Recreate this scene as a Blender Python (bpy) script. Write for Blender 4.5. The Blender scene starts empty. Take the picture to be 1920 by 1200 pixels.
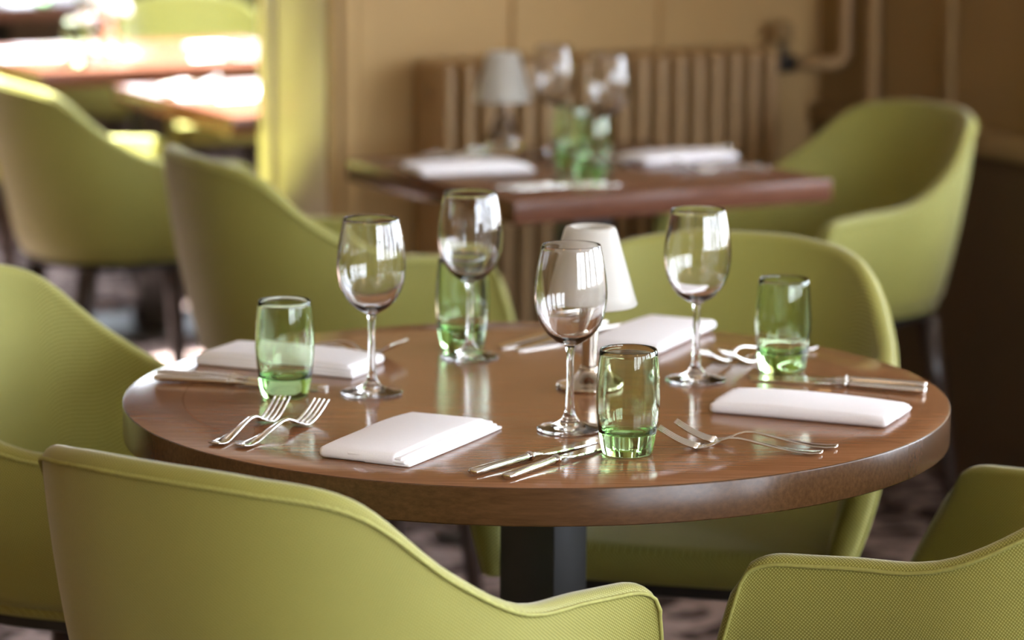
import bpy, bmesh, math, random
from mathutils import Matrix, Vector

random.seed(7)
SC = bpy.context.scene
COL = SC.collection
PI = math.pi

# ------------------------------------------------------------------ camera
F_PX, PITCH, ROLL, EYE = 5727.9, 0.1765, 0.0054, 1.4916
cp, sp = math.cos(PITCH), math.sin(PITCH)
fwd = Vector((0, cp, -sp)); up0 = Vector((0, sp, cp)); rt0 = Vector((1, 0, 0))
rt = math.cos(ROLL) * rt0 + math.sin(ROLL) * up0
up = -math.sin(ROLL) * rt0 + math.cos(ROLL) * up0
cam = bpy.data.cameras.new('camera')
cam.sensor_width = 36.0
cam.lens = F_PX / 1920 * 36.0
cam.clip_start = 0.05
cam.clip_end = 200
cam.dof.use_dof = True
cam.dof.focus_distance = 3.28
cam.dof.aperture_fstop = 3.5
cam_o = bpy.data.objects.new('camera', cam)
COL.objects.link(cam_o)
cam_o.matrix_world = Matrix(((rt.x, up.x, -fwd.x, 0), (rt.y, up.y, -fwd.y, 0), (rt.z, up.z, -fwd.z, EYE), (0, 0, 0, 1)))
SC.camera = cam_o

# ------------------------------------------------------------------ world, sun, exposure
SKY = 17.0
world = bpy.data.worlds.new('sky')
SC.world = world
world.use_nodes = True
wn = world.node_tree.nodes
wl = world.node_tree.links
wtc = wn.new('ShaderNodeTexCoord'); wsx = wn.new('ShaderNodeSeparateXYZ'); wl.new(wtc.outputs['Generated'], wsx.inputs[0])
wmr = wn.new('ShaderNodeMapRange'); wmr.inputs['From Min'].default_value = 0.0; wmr.inputs['From Max'].default_value = 1.0
wl.new(wsx.outputs['Z'], wmr.inputs['Value'])
wmx = wn.new('ShaderNodeMix'); wmx.data_type = 'RGBA'
wl.new(wmr.outputs['Result'], wmx.inputs[0])
wmx.inputs[6].default_value = (0.60, 0.65, 0.72, 1)      # hazy overcast horizon
wmx.inputs[7].default_value = (1.44, 1.61, 1.86, 1)      # brighter overhead
wl.new(wmx.outputs[2], wn['Background'].inputs['Color'])
wn['Background'].inputs['Strength'].default_value = SKY

sun = bpy.data.lights.new('sun', 'SUN')
sun.energy = 45.0
sun.angle = math.radians(1.0)
sun.color = (1.0, 0.97, 0.93)
sun_o = bpy.data.objects.new('sun', sun)
COL.objects.link(sun_o)

vs = SC.view_settings
vs.view_transform = 'Standard'
vs.look = 'None'
vs.exposure = 0.53
vs.gamma = 1.0
vs.use_curve_mapping = False
try:
    SC.cycles.use_denoising = True
    SC.cycles.max_bounces = 12
    SC.cycles.transmission_bounces = 10
    SC.cycles.glossy_bounces = 4
    SC.cycles.diffuse_bounces = 5
    SC.cycles.transparent_max_bounces = 8
    SC.cycles.use_adaptive_sampling = True
    SC.cycles.adaptive_threshold = 0.02
    SC.cycles.sample_clamp_indirect = 24.0
    SC.cycles.blur_glossy = 0.5
except Exception:
    pass

# room frame: the room stands turned 27.5 degrees to the camera
YAW = math.radians(27.5)
UX, UY = math.cos(YAW), math.sin(YAW)
def un(u, n, z=0.0):
    return Vector((u * UX - n * UY, u * UY + n * UX, z))
sun_dir = un(-0.30, -0.02, 0); sun_dir.z = -0.94
sun_o.rotation_euler = sun_dir.to_track_quat('-Z', 'Y').to_euler()
sun_o.location = (0, 6, 8)

N_WALL = 5.85          # back wall face
T_WALL = 0.33
U_R = 3.83             # right wall face
U_L = -3.2
N_FRONT = -2.4
N_FAR = 11.6
H_C = 2.8

# ------------------------------------------------------------------ materials
def new_mat(name):
    m = bpy.data.materials.new(name)
    m.use_nodes = True
    nt = m.node_tree
    return m, nt, nt.nodes, nt.links, nt.nodes['Principled BSDF']

def ramp(nodes, stops):
    r = nodes.new('ShaderNodeValToRGB')
    el = r.color_ramp.elements
    el[0].position, el[0].color = stops[0][0], (*stops[0][1], 1)
    el[1].position, el[1].color = stops[-1][0], (*stops[-1][1], 1)
    for p, c in stops[1:-1]:
        e = el.new(p); e.color = (*c, 1)
    return r

def plain(name, col, rough=0.5, metal=0.0, noise=0.06, scale=30.0, bump=0.0, spec=0.5):
    m, nt, N, L, b = new_mat(name)
    tc = N.new('ShaderNodeTexCoord')
    nz = N.new('ShaderNodeTexNoise'); nz.inputs['Scale'].default_value = scale; nz.inputs['Detail'].default_value = 4
    L.new(tc.outputs['Object'], nz.inputs['Vector'])
    r = ramp(N, [(0.3, tuple(c * (1 - noise) for c in col)), (0.7, tuple(min(1, c * (1 + noise)) for c in col))])
    L.new(nz.outputs['Fac'], r.inputs['Fac'])
    L.new(r.outputs['Color'], b.inputs['Base Color'])
    b.inputs['Roughness'].default_value = rough
    b.inputs['Metallic'].default_value = metal
    b.inputs['Specular IOR Level'].default_value = spec
    if bump:
        bp = N.new('ShaderNodeBump'); bp.inputs['Strength'].default_value = bump; bp.inputs['Distance'].default_value = 0.002
        L.new(nz.outputs['Fac'], bp.inputs['Height']); L.new(bp.outputs['Normal'], b.inputs['Normal'])
    return m

def fabric(name, dark, light, period=0.0040):
    m, nt, N, L, b = new_mat(name)
    uv = N.new('ShaderNodeUVMap'); uv.uv_map = 'cloth'
    mp = N.new('ShaderNodeMapping'); mp.inputs['Rotation'].default_value = (0, 0, math.radians(12))
    k = 2 * PI / period
    mp.inputs['Scale'].default_value = (k, k * 0.9, 1)
    L.new(uv.outputs['UV'], mp.inputs['Vector'])
    sx = N.new('ShaderNodeSeparateXYZ'); L.new(mp.outputs['Vector'], sx.inputs['Vector'])
    s1 = N.new('ShaderNodeMath'); s1.operation = 'SINE'; L.new(sx.outputs['X'], s1.inputs[0])
    s2 = N.new('ShaderNodeMath'); s2.operation = 'SINE'; L.new(sx.outputs['Y'], s2.inputs[0])
    mu = N.new('ShaderNodeMath'); mu.operation = 'MULTIPLY'; L.new(s1.outputs[0], mu.inputs[0]); L.new(s2.outputs[0], mu.inputs[1])
    ma = N.new('ShaderNodeMath'); ma.operation = 'MULTIPLY_ADD'; L.new(mu.outputs[0], ma.inputs[0]); ma.inputs[1].default_value = 0.5; ma.inputs[2].default_value = 0.5
    r = ramp(N, [(0.40, dark), (0.92, light)])
    L.new(ma.outputs[0], r.inputs['Fac'])
    tc = N.new('ShaderNodeTexCoord')
    nz = N.new('ShaderNodeTexNoise'); nz.inputs['Scale'].default_value = 9; nz.inputs['Detail'].default_value = 5
    L.new(tc.outputs['Object'], nz.inputs['Vector'])
    mr = N.new('ShaderNodeMapRange'); mr.inputs['To Min'].default_value = 0.92; mr.inputs['To Max'].default_value = 1.08
    L.new(nz.outputs['Fac'], mr.inputs['Value'])
    mx = N.new('ShaderNodeMix'); mx.data_type = 'RGBA'; mx.blend_type = 'MULTIPLY'; mx.inputs[0].default_value = 1
    L.new(r.outputs['Color'], mx.inputs[6]); L.new(mr.outputs['Result'], mx.inputs[7])
    L.new(mx.outputs[2], b.inputs['Base Color'])
    bp = N.new('ShaderNodeBump'); bp.inputs['Strength'].default_value = 0.35; bp.inputs['Distance'].default_value = 0.0006
    L.new(ma.outputs[0], bp.inputs['Height']); L.new(bp.outputs['Normal'], b.inputs['Normal'])
    b.inputs['Roughness'].default_value = 0.62
    b.inputs['Sheen Weight'].default_value = 0.4
    b.inputs['Sheen Roughness'].default_value = 0.4
    b.inputs['Specular IOR Level'].default_value = 0.4
    return m

def wood(name, c1, c2, c3, rough=0.16, ang=0.0, coat=0.6, scale=1.0, spec=0.38):
    m, nt, N, L, b = new_mat(name)
    tc = N.new('ShaderNodeTexCoord')
    mp = N.new('ShaderNodeMapping')
    mp.inputs['Rotation'].default_value = (0, 0, ang)
    mp.inputs['Scale'].default_value = (4.0 * scale, 110.0 * scale, 60.0 * scale)
    L.new(tc.outputs['Object'], mp.inputs['Vector'])
    nz = N.new('ShaderNodeTexNoise'); nz.inputs['Scale'].default_value = 2.2; nz.inputs['Detail'].default_value = 7; nz.inputs['Roughness'].default_value = 0.62
    L.new(mp.outputs['Vector'], nz.inputs['Vector'])
    mp2 = N.new('ShaderNodeMapping'); mp2.inputs['Rotation'].default_value = (0, 0, ang); mp2.inputs['Scale'].default_value = (1.2, 6, 6)
    L.new(tc.outputs['Object'], mp2.inputs['Vector'])
    n2 = N.new('ShaderNodeTexNoise'); n2.inputs['Scale'].default_value = 2.0; n2.inputs['Detail'].default_value = 3
    L.new(mp2.outputs['Vector'], n2.inputs['Vector'])
    ad = N.new('ShaderNodeMath'); ad.operation = 'MULTIPLY_ADD'; ad.inputs[1].default_value = 0.22
    L.new(n2.outputs['Fac'], ad.inputs[0])
    sc_ = N.new('ShaderNodeMath'); sc_.operation = 'MULTIPLY'; sc_.inputs[1].default_value = 0.78
    L.new(nz.outputs['Fac'], sc_.inputs[0]); L.new(sc_.outputs[0], ad.inputs[2])
    r = ramp(N, [(0.36, c1), (0.5, c2), (0.66, c3)])
    L.new(ad.outputs[0], r.inputs['Fac'])
    L.new(r.outputs['Color'], b.inputs['Base Color'])
    b.inputs['Roughness'].default_value = rough
    b.inputs['Specular IOR Level'].default_value = spec
    b.inputs['Coat Weight'].default_value = coat
    b.inputs['Coat Roughness'].default_value = rough * 0.7
    bp = N.new('ShaderNodeBump'); bp.inputs['Strength'].default_value = 0.04; bp.inputs['Distance'].default_value = 0.0005
    L.new(nz.outputs['Fac'], bp.inputs['Height']); L.new(bp.outputs['Normal'], b.inputs['Normal'])
    return m

def glass(name, col, ior=1.5, rough=0.0, dens=0.0, acol=None):
    m, nt, N, L, b = new_mat(name)
    N.remove(b)
    out = [x for x in N if x.type == 'OUTPUT_MATERIAL'][0]
    g = N.new('ShaderNodeBsdfGlass'); g.inputs['Color'].default_value = (*col, 1); g.inputs['IOR'].default_value = ior; g.inputs['Roughness'].default_value = rough
    L.new(g.outputs['BSDF'], out.inputs['Surface'])
    if dens:
        v = N.new('ShaderNodeVolumeAbsorption'); v.inputs['Color'].default_value = (*acol, 1); v.inputs['Density'].default_value = dens
        L.new(v.outputs['Volume'], out.inputs['Volume'])
    return m

def carpet_mat():
    m, nt, N, L, b = new_mat('carpet')
    tc = N.new('ShaderNodeTexCoord')
    w = N.new('ShaderNodeTexNoise'); w.inputs['Scale'].default_value = 9; w.inputs['Detail'].default_value = 3; w.inputs['Distortion'].default_value = 1.6
    L.new(tc.outputs['Object'], w.inputs['Vector'])
    r = ramp(N, [(0.44, (0.05, 0.034, 0.028)), (0.50, (0.19, 0.135, 0.12)), (0.57, (0.42, 0.315, 0.285))])
    L.new(w.outputs['Fac'], r.inputs['Fac'])
    f = N.new('ShaderNodeTexNoise'); f.inputs['Scale'].default_value = 320; f.inputs['Detail'].default_value = 2
    L.new(tc.outputs['Object'], f.inputs['Vector'])
    mx = N.new('ShaderNodeMix'); mx.data_type = 'RGBA'; mx.blend_type = 'MULTIPLY'; mx.inputs[0].default_value = 0.5
    L.new(r.outputs['Color'], mx.inputs[6]); L.new(f.outputs['Color'], mx.inputs[7])
    L.new(mx.outputs[2], b.inputs['Base Color'])
    b.inputs['Roughness'].default_value = 0.95
    b.inputs['Specular IOR Level'].default_value = 0.1
    bp = N.new('ShaderNodeBump'); bp.inputs['Strength'].default_value = 0.6; bp.inputs['Distance'].default_value = 0.004
    L.new(f.outputs['Fac'], bp.inputs['Height']); L.new(bp.outputs['Normal'], b.inputs['Normal'])
    return m

M = {}
M['fabric'] = fabric('green_fabric', (0.200, 0.190, 0.026), (0.47, 0.46, 0.14))
M['piping'] = plain('green_piping', (0.33, 0.325, 0.085), 0.7, scale=200, noise=0.1)
M['leg'] = wood('dark_chair_wood', (0.018, 0.011, 0.008), (0.03, 0.018, 0.013), (0.05, 0.03, 0.02), 0.35, coat=0.2)
M['black'] = plain('black_paint', (0.010, 0.010, 0.009), 0.45, noise=0.1)
M['post'] = plain('black_post', (0.016, 0.015, 0.014), 0.4, noise=0.1)
M['top'] = wood('dark_table_veneer', (0.165, 0.072, 0.030), (0.235, 0.104, 0.045), (0.30, 0.139, 0.062), 0.15, ang=math.radians(4), coat=0.0)
M['lip_top'] = wood('table_rim_veneer', (0.160, 0.070, 0.029), (0.228, 0.101, 0.044), (0.29, 0.134, 0.060), 0.15, ang=math.radians(50), coat=0.0)
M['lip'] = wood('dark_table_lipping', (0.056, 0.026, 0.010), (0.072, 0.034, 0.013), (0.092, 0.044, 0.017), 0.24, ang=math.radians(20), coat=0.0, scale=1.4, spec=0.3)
M['top2'] = wood('red_brown_veneer', (0.075, 0.03, 0.018), (0.13, 0.053, 0.031), (0.18, 0.08, 0.05), 0.22, ang=math.radians(30), coat=0.0, spec=0.25)
M['glass'] = glass('clear_glass', (0.995, 0.995, 0.995), 1.5)
M['green_glass'] = glass('green_glass', (0.93, 0.98, 0.90), 1.5, 0.0, 17.0, (0.60, 0.96, 0.45))
M['steel'] = plain('polished_steel', (0.72, 0.70, 0.66), 0.13, 1.0, noise=0.03)
M['nickel'] = plain('polished_nickel', (0.60, 0.54, 0.46), 0.09, 1.0, noise=0.03)
M['linen'] = plain('white_linen', (0.86, 0.85, 0.88), 0.8, scale=900, noise=0.03, bump=0.15, spec=0.2)
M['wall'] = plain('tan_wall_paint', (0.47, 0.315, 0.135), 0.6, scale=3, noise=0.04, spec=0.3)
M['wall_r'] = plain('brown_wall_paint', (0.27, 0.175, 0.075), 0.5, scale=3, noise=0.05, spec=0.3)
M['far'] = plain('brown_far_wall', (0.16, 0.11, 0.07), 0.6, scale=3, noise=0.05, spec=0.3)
M['dado'] = plain('dark_brown_panelling', (0.12, 0.08, 0.045), 0.5, scale=4, noise=0.08, spec=0.3)
M['cream'] = plain('cream_gloss_paint', (0.70, 0.65, 0.51), 0.35, scale=4, noise=0.03)
M['rad'] = plain('tan_radiator_enamel', (0.38, 0.25, 0.12), 0.4, scale=5, noise=0.04)
M['ceil'] = plain('ceiling_paint', (0.80, 0.78, 0.74), 0.8, scale=2, noise=0.03)
M['carpet'] = carpet_mat()
M['grass'] = plain('terrace_paving', (0.16, 0.15, 0.14), 0.9, scale=2, noise=0.2)
M['valve'] = plain('black_valve', (0.02, 0.015, 0.012), 0.4)

def frosted():
    m, nt, N, L, b = new_mat('frosted_white_glass')
    b.inputs['Base Color'].default_value = (0.70, 0.685, 0.64, 1)
    b.inputs['Roughness'].default_value = 0.42
    tr = N.new('ShaderNodeBsdfTranslucent'); tr.inputs['Color'].default_value = (0.80, 0.78, 0.72, 1)
    mx = N.new('ShaderNodeMixShader'); mx.inputs[0].default_value = 0.42
    tc = N.new('ShaderNodeTexCoord'); nz = N.new('ShaderNodeTexNoise'); nz.inputs['Scale'].default_value = 60
    L.new(tc.outputs['Object'], nz.inputs['Vector'])
    bp = N.new('ShaderNodeBump'); bp.inputs['Strength'].default_value = 0.05; L.new(nz.outputs['Fac'], bp.inputs['Height']); L.new(bp.outputs['Normal'], b.inputs['Normal'])
    out = [x for x in N if x.type == 'OUTPUT_MATERIAL'][0]
    L.new(b.outputs['BSDF'], mx.inputs[1]); L.new(tr.outputs['BSDF'], mx.inputs[2]); L.new(mx.outputs[0], out.inputs['Surface'])
    return m
M['frost'] = frosted()

# ------------------------------------------------------------------ mesh helpers
def mesh_data(name, verts, faces, mat, smooth=True, uvs=None):
    me = bpy.data.meshes.new(name)
    me.from_pydata([tuple(v) for v in verts], [], faces)
    me.materials.append(mat)
    if uvs is not None:
        lay = me.uv_layers.new(name='cloth')
        for lp in me.loops:
            lay.data[lp.index].uv = uvs[lp.vertex_index]
    if smooth:
        me.polygons.foreach_set('use_smooth', [True] * len(me.polygons))
    me.update()
    return me

def fix_normals(me):
    bm = bmesh.new(); bm.from_mesh(me)
    bmesh.ops.recalc_face_normals(bm, faces=bm.faces)
    bm.to_mesh(me); bm.free()
    return me

def add(name, me, parent=None, loc=(0, 0, 0), rot=0.0, auto=None):
    o = bpy.data.objects.new(name, me)
    COL.objects.link(o)
    o.parent = parent
    o.location = loc
    o.rotation_euler = (0, 0, rot)
    return o

def tag(o, label=None, cat=None, group=None, kind=None):
    if label: o['label'] = label
    if cat: o['category'] = cat
    if group: o['group'] = group
    if kind: o['kind'] = kind
    return o

def thing(name, label, cat, loc=(0, 0, 0), rot=0.0, group=None):
    o = bpy.data.objects.new(name, None)
    COL.objects.link(o)
    o.empty_display_size = 0.1
    o.location = loc
    o.rotation_euler = (0, 0, rot)
    return tag(o, label, cat, group)

def copy_tree(o, parent=None):
    c = o.copy(); COL.objects.link(c); c.parent = parent
    for ch in list(o.children):
        copy_tree(ch, c)
    return c

def bm_box(size, loc=(0, 0, 0), bevel=0.0, seg=2, rotz=0.0, cuts=0):
    bm = bmesh.new()
    bmesh.ops.create_cube(bm, size=1.0)
    bmesh.ops.scale(bm, vec=size, verts=bm.verts)
    if cuts:
        ed = [e for e in bm.edges if abs((e.verts[0].co - e.verts[1].co).x) > 1e-6]
        bmesh.ops.subdivide_edges(bm, edges=ed, cuts=cuts, use_grid_fill=True)
    if bevel:
        ed = [e for e in bm.edges if len(e.link_faces) == 2 and e.calc_face_angle(0) > 0.5]
        bmesh.ops.bevel(bm, geom=ed, offset=bevel, segments=seg, profile=0.5, affect='EDGES')
    if rotz:
        bmesh.ops.rotate(bm, cent=(0, 0, 0), matrix=Matrix.Rotation(rotz, 3, 'Z'), verts=bm.verts)
    bmesh.ops.translate(bm, vec=loc, verts=bm.verts)
    return bm

def bm_mesh(bm, name, mat, smooth=True):
    me = bpy.data.meshes.new(name)
    bm.to_mesh(me); bm.free()
    me.materials.append(mat)
    if smooth:
        me.polygons.foreach_set('use_smooth', [True] * len(me.polygons))
        try:
            me.set_sharp_from_angle(angle=math.radians(40))
        except Exception:
            pass
    return me

def box_mesh(name, mat, size, loc=(0, 0, 0), bevel=0.0, seg=2, rotz=0.0):
    return bm_mesh(bm_box(size, loc, bevel, seg, rotz), name, mat, smooth=bevel > 0)

def lathe(name, prof, mat, seg=48, closed_top=False, closed_bottom=False, smooth_angle=None):
    """prof: list of (r, z); r = 0 closes to a point."""
    verts, faces, rings = [], [], []
    for r, z in prof:
        if r < 1e-7:
            verts.append((0, 0, z)); rings.append([len(verts) - 1])
        else:
            st = len(verts)
            for k in range(seg):
                a = 2 * PI * k / seg
                verts.append((r * math.cos(a), r * math.sin(a), z))
            rings.append(list(range(st, st + seg)))
    for A, B in zip(rings, rings[1:]):
        if len(A) == 1 and len(B) == 1: continue
        for k in range(seg):
            k2 = (k + 1) % seg
            if len(A) == 1: faces.append((A[0], B[k2], B[k]))
            elif len(B) == 1: faces.append((A[k], A[k2], B[0]))
            else: faces.append((A[k], A[k2], B[k2], B[k]))
    me = mesh_data(name, verts, faces, mat)
    if smooth_angle:
        try: me.set_sharp_from_angle(angle=math.radians(smooth_angle))
        except Exception: pass
    return me

def smooth_prof(pts, n=4):
    """Catmull-Rom through (r,z) points."""
    out = []
    P = [pts[0]] + list(pts) + [pts[-1]]
    for i in range(1, len(P) - 2):
        p0, p1, p2, p3 = P[i - 1], P[i], P[i + 1], P[i + 2]
        for k in range(n):
            t = k / n
            out.append(tuple(max(0.0, 0.5 * ((2 * p1[j]) + (-p0[j] + p2[j]) * t + (2 * p0[j] - 5 * p1[j] + 4 * p2[j] - p3[j]) * t * t + (-p0[j] + 3 * p1[j] - 3 * p2[j] + p3[j]) * t ** 3)) if j == 0 else
                             0.5 * ((2 * p1[j]) + (-p0[j] + p2[j]) * t + (2 * p0[j] - 5 * p1[j] + 4 * p2[j] - p3[j]) * t * t + (-p0[j] + 3 * p1[j] - 3 * p2[j] + p3[j]) * t ** 3) for j in (0, 1)))
    out.append(tuple(pts[-1]))
    return out

def tube(name, pts, rad, mat, seg=8, cap=True):
    verts, faces = [], []
    n = len(pts)
    P = [Vector(p) for p in pts]
    rads = rad if isinstance(rad, (list, tuple)) else [rad] * n
    prev = None
    for i in range(n):
        d = (P[min(i + 1, n - 1)] - P[max(i - 1, 0)]).normalized()
        if prev is None:
            ref = Vector((0, 0, 1)) if abs(d.z) < 0.9 else Vector((1, 0, 0))
            a = d.cross(ref).normalized()
        else:
            a = (prev - d * prev.dot(d)).normalized()
        prev = a
        b = d.cross(a)
        for k in range(seg):
            t = 2 * PI * k / seg
            verts.append(P[i] + rads[i] * (math.cos(t) * a + math.sin(t) * b))
    for i in range(n - 1):
        for k in range(seg):
            k2 = (k + 1) % seg
            faces.append((i * seg + k, i * seg + k2, (i + 1) * seg + k2, (i + 1) * seg + k))
    if cap:
        faces.append(tuple(range(seg - 1, -1, -1)))
        faces.append(tuple((n - 1) * seg + k for k in range(seg)))
    return mesh_data(name, verts, faces, mat)

def wall_mesh(name, mat, L, H, T, holes):
    """panel in local x (0..L), z (0..H), y (0 front .. T back) with rectangular holes (x0,x1,z0,z1)."""
    xs = sorted({0, L, *[h[0] for h in holes], *[h[1] for h in holes]})
    zs = sorted({0, H, *[h[2] for h in holes], *[h[3] for h in holes]})
    def solid(i, j):
        if i < 0 or j < 0 or i >= len(xs) - 1 or j >= len(zs) - 1: return False
        cx, cz = (xs[i] + xs[i + 1]) / 2, (zs[j] + zs[j + 1]) / 2
        return not any(h[0] < cx < h[1] and h[2] < cz < h[3] for h in holes)
    idx, verts, faces = {}, [], []
    def v(i, y, j):
        k = (i, y, j)
        if k not in idx:
            idx[k] = len(verts); verts.append((xs[i], 0 if y == 0 else T, zs[j]))
        return idx[k]
    for i in range(len(xs) - 1):
        for j in range(len(zs) - 1):
            if not solid(i, j): continue
            faces.append((v(i, 0, j), v(i + 1, 0, j), v(i + 1, 0, j + 1), v(i, 0, j + 1)))
            faces.append((v(i, 1, j), v(i, 1, j + 1), v(i + 1, 1, j + 1), v(i + 1, 1, j)))
            if not solid(i - 1, j): faces.append((v(i, 0, j), v(i, 0, j + 1), v(i, 1, j + 1), v(i, 1, j)))
            if not solid(i + 1, j): faces.append((v(i + 1, 0, j), v(i + 1, 1, j), v(i + 1, 1, j + 1), v(i + 1, 0, j + 1)))
            if not solid(i, j - 1): faces.append((v(i, 0, j), v(i, 1, j), v(i + 1, 1, j), v(i + 1, 0, j)))
            if not solid(i, j + 1): faces.append((v(i, 0, j + 1), v(i + 1, 0, j + 1), v(i + 1, 1, j + 1), v(i, 1, j + 1)))
    return mesh_data(name, verts, faces, mat, smooth=False)

def struct(name, me, loc=(0, 0, 0), rot=0.0, parent=None, label=None):
    o = add(name, me, parent, loc, rot)
    if parent is None:
        o['kind'] = 'structure'
        if label: o['label'] = label
    return o

# ------------------------------------------------------------------ the room
def slab(name, mat, u0, u1, n0, n1, z0, z1, label=None, parent=None):
    c = un((u0 + u1) / 2, (n0 + n1) / 2, 0)
    me = box_mesh(name, mat, (u1 - u0, n1 - n0, z1 - z0), (0, 0, (z0 + z1) / 2))
    return struct(name, me, c, YAW, parent, label)

slab('floor', M['carpet'], U_L, 6.2, N_FRONT, N_FAR, -0.1, 0.0, 'mottled brown patterned carpet')
slab('ground', M['grass'], -40, 45, -40, 45, -0.5, -0.15, 'grey paving outside the windows')
slab('ceiling', M['ceil'], U_L - 0.3, 6.5, N_FRONT - 0.3, N_WALL + T_WALL, H_C, H_C + 0.2, 'cream ceiling of the near room')
# ceiling of the sunny room behind, open as a roof light
SK = (2.2, 4.5, 6.22, 8.25)
slab('ceiling', M['ceil'], U_L - 0.3, SK[0], N_WALL + T_WALL, N_FAR + 0.3, H_C, H_C + 0.2, 'ceiling left of the roof light')
slab('ceiling', M['ceil'], SK[1], 6.5, N_WALL + T_WALL, N_FAR + 0.3, H_C, H_C + 0.2, 'ceiling right of the roof light')
slab('ceiling', M['ceil'], SK[0], SK[1], SK[3], N_FAR + 0.3, H_C, H_C + 0.2, 'ceiling beyond the roof light')

SH_ = 1.1  # unseen shaft walls added to keep low sky out of the table reflection
for nm, (a0, a1, b0, b1) in (('left', (SK[0] - 0.1, SK[0], SK[2], SK[3])), ('right', (SK[1], SK[1] + 0.1, SK[2], SK[3])),
                             ('near', (SK[0] - 0.1, SK[1] + 0.1, SK[2] - 0.1, SK[2])), ('far', (SK[0] - 0.1, SK[1] + 0.1, SK[3], SK[3] + 0.1))):
    slab('wall_sky_blocker_' + nm, M['far'], a0, a1, b0, b1, H_C + 0.0, H_C + 0.2 + SH_, 'added shaft wall blocking low sky at the roof light')

# right wall with three tall windows (local x runs towards the viewer)
RW_L = N_WALL - N_FRONT
win_r = [(1.0, 2.2), (2.5, 3.9), (4.15, 5.55), (5.75, 7.9)]     # distance from the back corner
WZ0, WZ1 = 0.75, 2.6
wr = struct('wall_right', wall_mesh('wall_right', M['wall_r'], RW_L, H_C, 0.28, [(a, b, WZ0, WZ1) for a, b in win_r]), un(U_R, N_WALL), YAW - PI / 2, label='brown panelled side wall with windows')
WB0, WB1 = 0.8, 1.5
# front wall behind the viewer
FW_L = U_R - U_L
win_f = [(0.1, 1.7), (1.9, 2.9)]
struct('wall_front', wall_mesh('wall_front', M['wall'], FW_L, H_C, 0.28, [(a, b, WZ0, WZ1) for a, b in win_f]), un(U_R, N_FRONT), YAW + PI, label='tan wall behind the viewer')
struct('wall_left', wall_mesh('wall_left', M['wall'], N_FAR - N_FRONT, H_C, 0.28, []), un(U_L, N_FRONT), YAW + PI / 2, label='tan wall on the far left')
win_b = [(3.1, 4.45), (4.65, 6.0)]
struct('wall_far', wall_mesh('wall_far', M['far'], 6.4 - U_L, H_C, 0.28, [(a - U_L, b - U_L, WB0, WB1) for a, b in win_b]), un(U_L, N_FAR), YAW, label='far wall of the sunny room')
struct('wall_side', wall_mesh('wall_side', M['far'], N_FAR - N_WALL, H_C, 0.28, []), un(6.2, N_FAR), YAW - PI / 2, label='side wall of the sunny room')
# back wall with the wide opening at the left
U_J = 2.612
wb = struct('wall_back', wall_mesh('wall_back', M['wall'], 6.2 - U_L, H_C, T_WALL, [(U_J - 3.4 - U_L, U_J - U_L, 0.0, 2.45)]), un(U_L, N_WALL), YAW, label='tan panelled back wall with a wide opening')

# window frames and portals
def window(i, centre, rot, w, h=None):
    o = bpy.data.objects.new('window_%d' % i, None); COL.objects.link(o)
    o.location = centre; o.rotation_euler = (0, 0, rot); o['kind'] = 'structure'
    h = h or WZ1 - WZ0
    for sx in (-1, 1):
        add('frame', box_mesh('frame', M['cream'], (0.06, 0.08, h), (sx * (w / 2 - 0.03), 0, h / 2), 0.005), o)
    for z in (0.03, h - 0.03):
        add('frame', box_mesh('frame', M['cream'], (w - 0.12, 0.08, 0.06), (0, 0, z), 0.005), o)
    add('glazing_bar', box_mesh('glazing_bar', M['cream'], (0.10, 0.05, h - 0.12), (0, 0, h / 2), 0.004), o)
    for x in (-w / 4, w / 4):
        add('glazing_bar', box_mesh('glazing_bar', M['cream'], (0.04, 0.045, h - 0.12), (x, 0, h / 2), 0.004), o)
    for z in (h * 0.36, h * 0.68):
        add('glazing_bar', box_mesh('glazing_bar', M['cream'], (w - 0.12, 0.04, 0.035), (0, 0, z), 0.004), o)

def portal(centre, rot_euler, sx, sy):
    l = bpy.data.lights.new('window_portal', 'AREA'); l.shape = 'RECTANGLE'; l.size = sx; l.size_y = sy
    l.cycles.is_portal = True
    o = bpy.data.objects.new('window_portal', l); COL.objects.link(o)
    o.location = centre; o.rotation_euler = rot_euler
wi = 0
for a, b in win_r:
    wi += 1
    nn = N_WALL - (a + b) / 2
    c = un(U_R + 0.14, nn, WZ0)
    window(wi, c, YAW - PI / 2, b - a)
    d = un(-1, 0, 0)
    portal(un(U_R + 0.2, nn, (WZ0 + WZ1) / 2), d.to_track_quat('-Z', 'Y').to_euler(), b - a, WZ1 - WZ0)
for a, b in win_f:
    wi += 1
    uu = U_R - (a + b) / 2
    window(wi, un(uu, N_FRONT - 0.14, WZ0), YAW + PI, b - a)
    d = un(0, 1, 0)
    portal(un(uu, N_FRONT - 0.2, (WZ0 + WZ1) / 2), d.to_track_quat('-Z', 'Y').to_euler(), b - a, WZ1 - WZ0)
for a, b in win_b:
    wi += 1
    window(wi, un((a + b) / 2, N_FAR + 0.14, WB0), YAW, b - a, WB1 - WB0)
    d = un(0, -1, 0)
    portal(un((a + b) / 2, N_FAR + 0.2, (WB0 + WB1) / 2), d.to_track_quat('-Z', 'Y').to_euler(), b - a, WB1 - WB0)
portal(un((SK[0] + SK[1]) / 2, (SK[2] + SK[3]) / 2, H_C + 0.2 + SH_), (0, 0, YAW), SK[1] - SK[0], SK[3] - SK[2])

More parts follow.
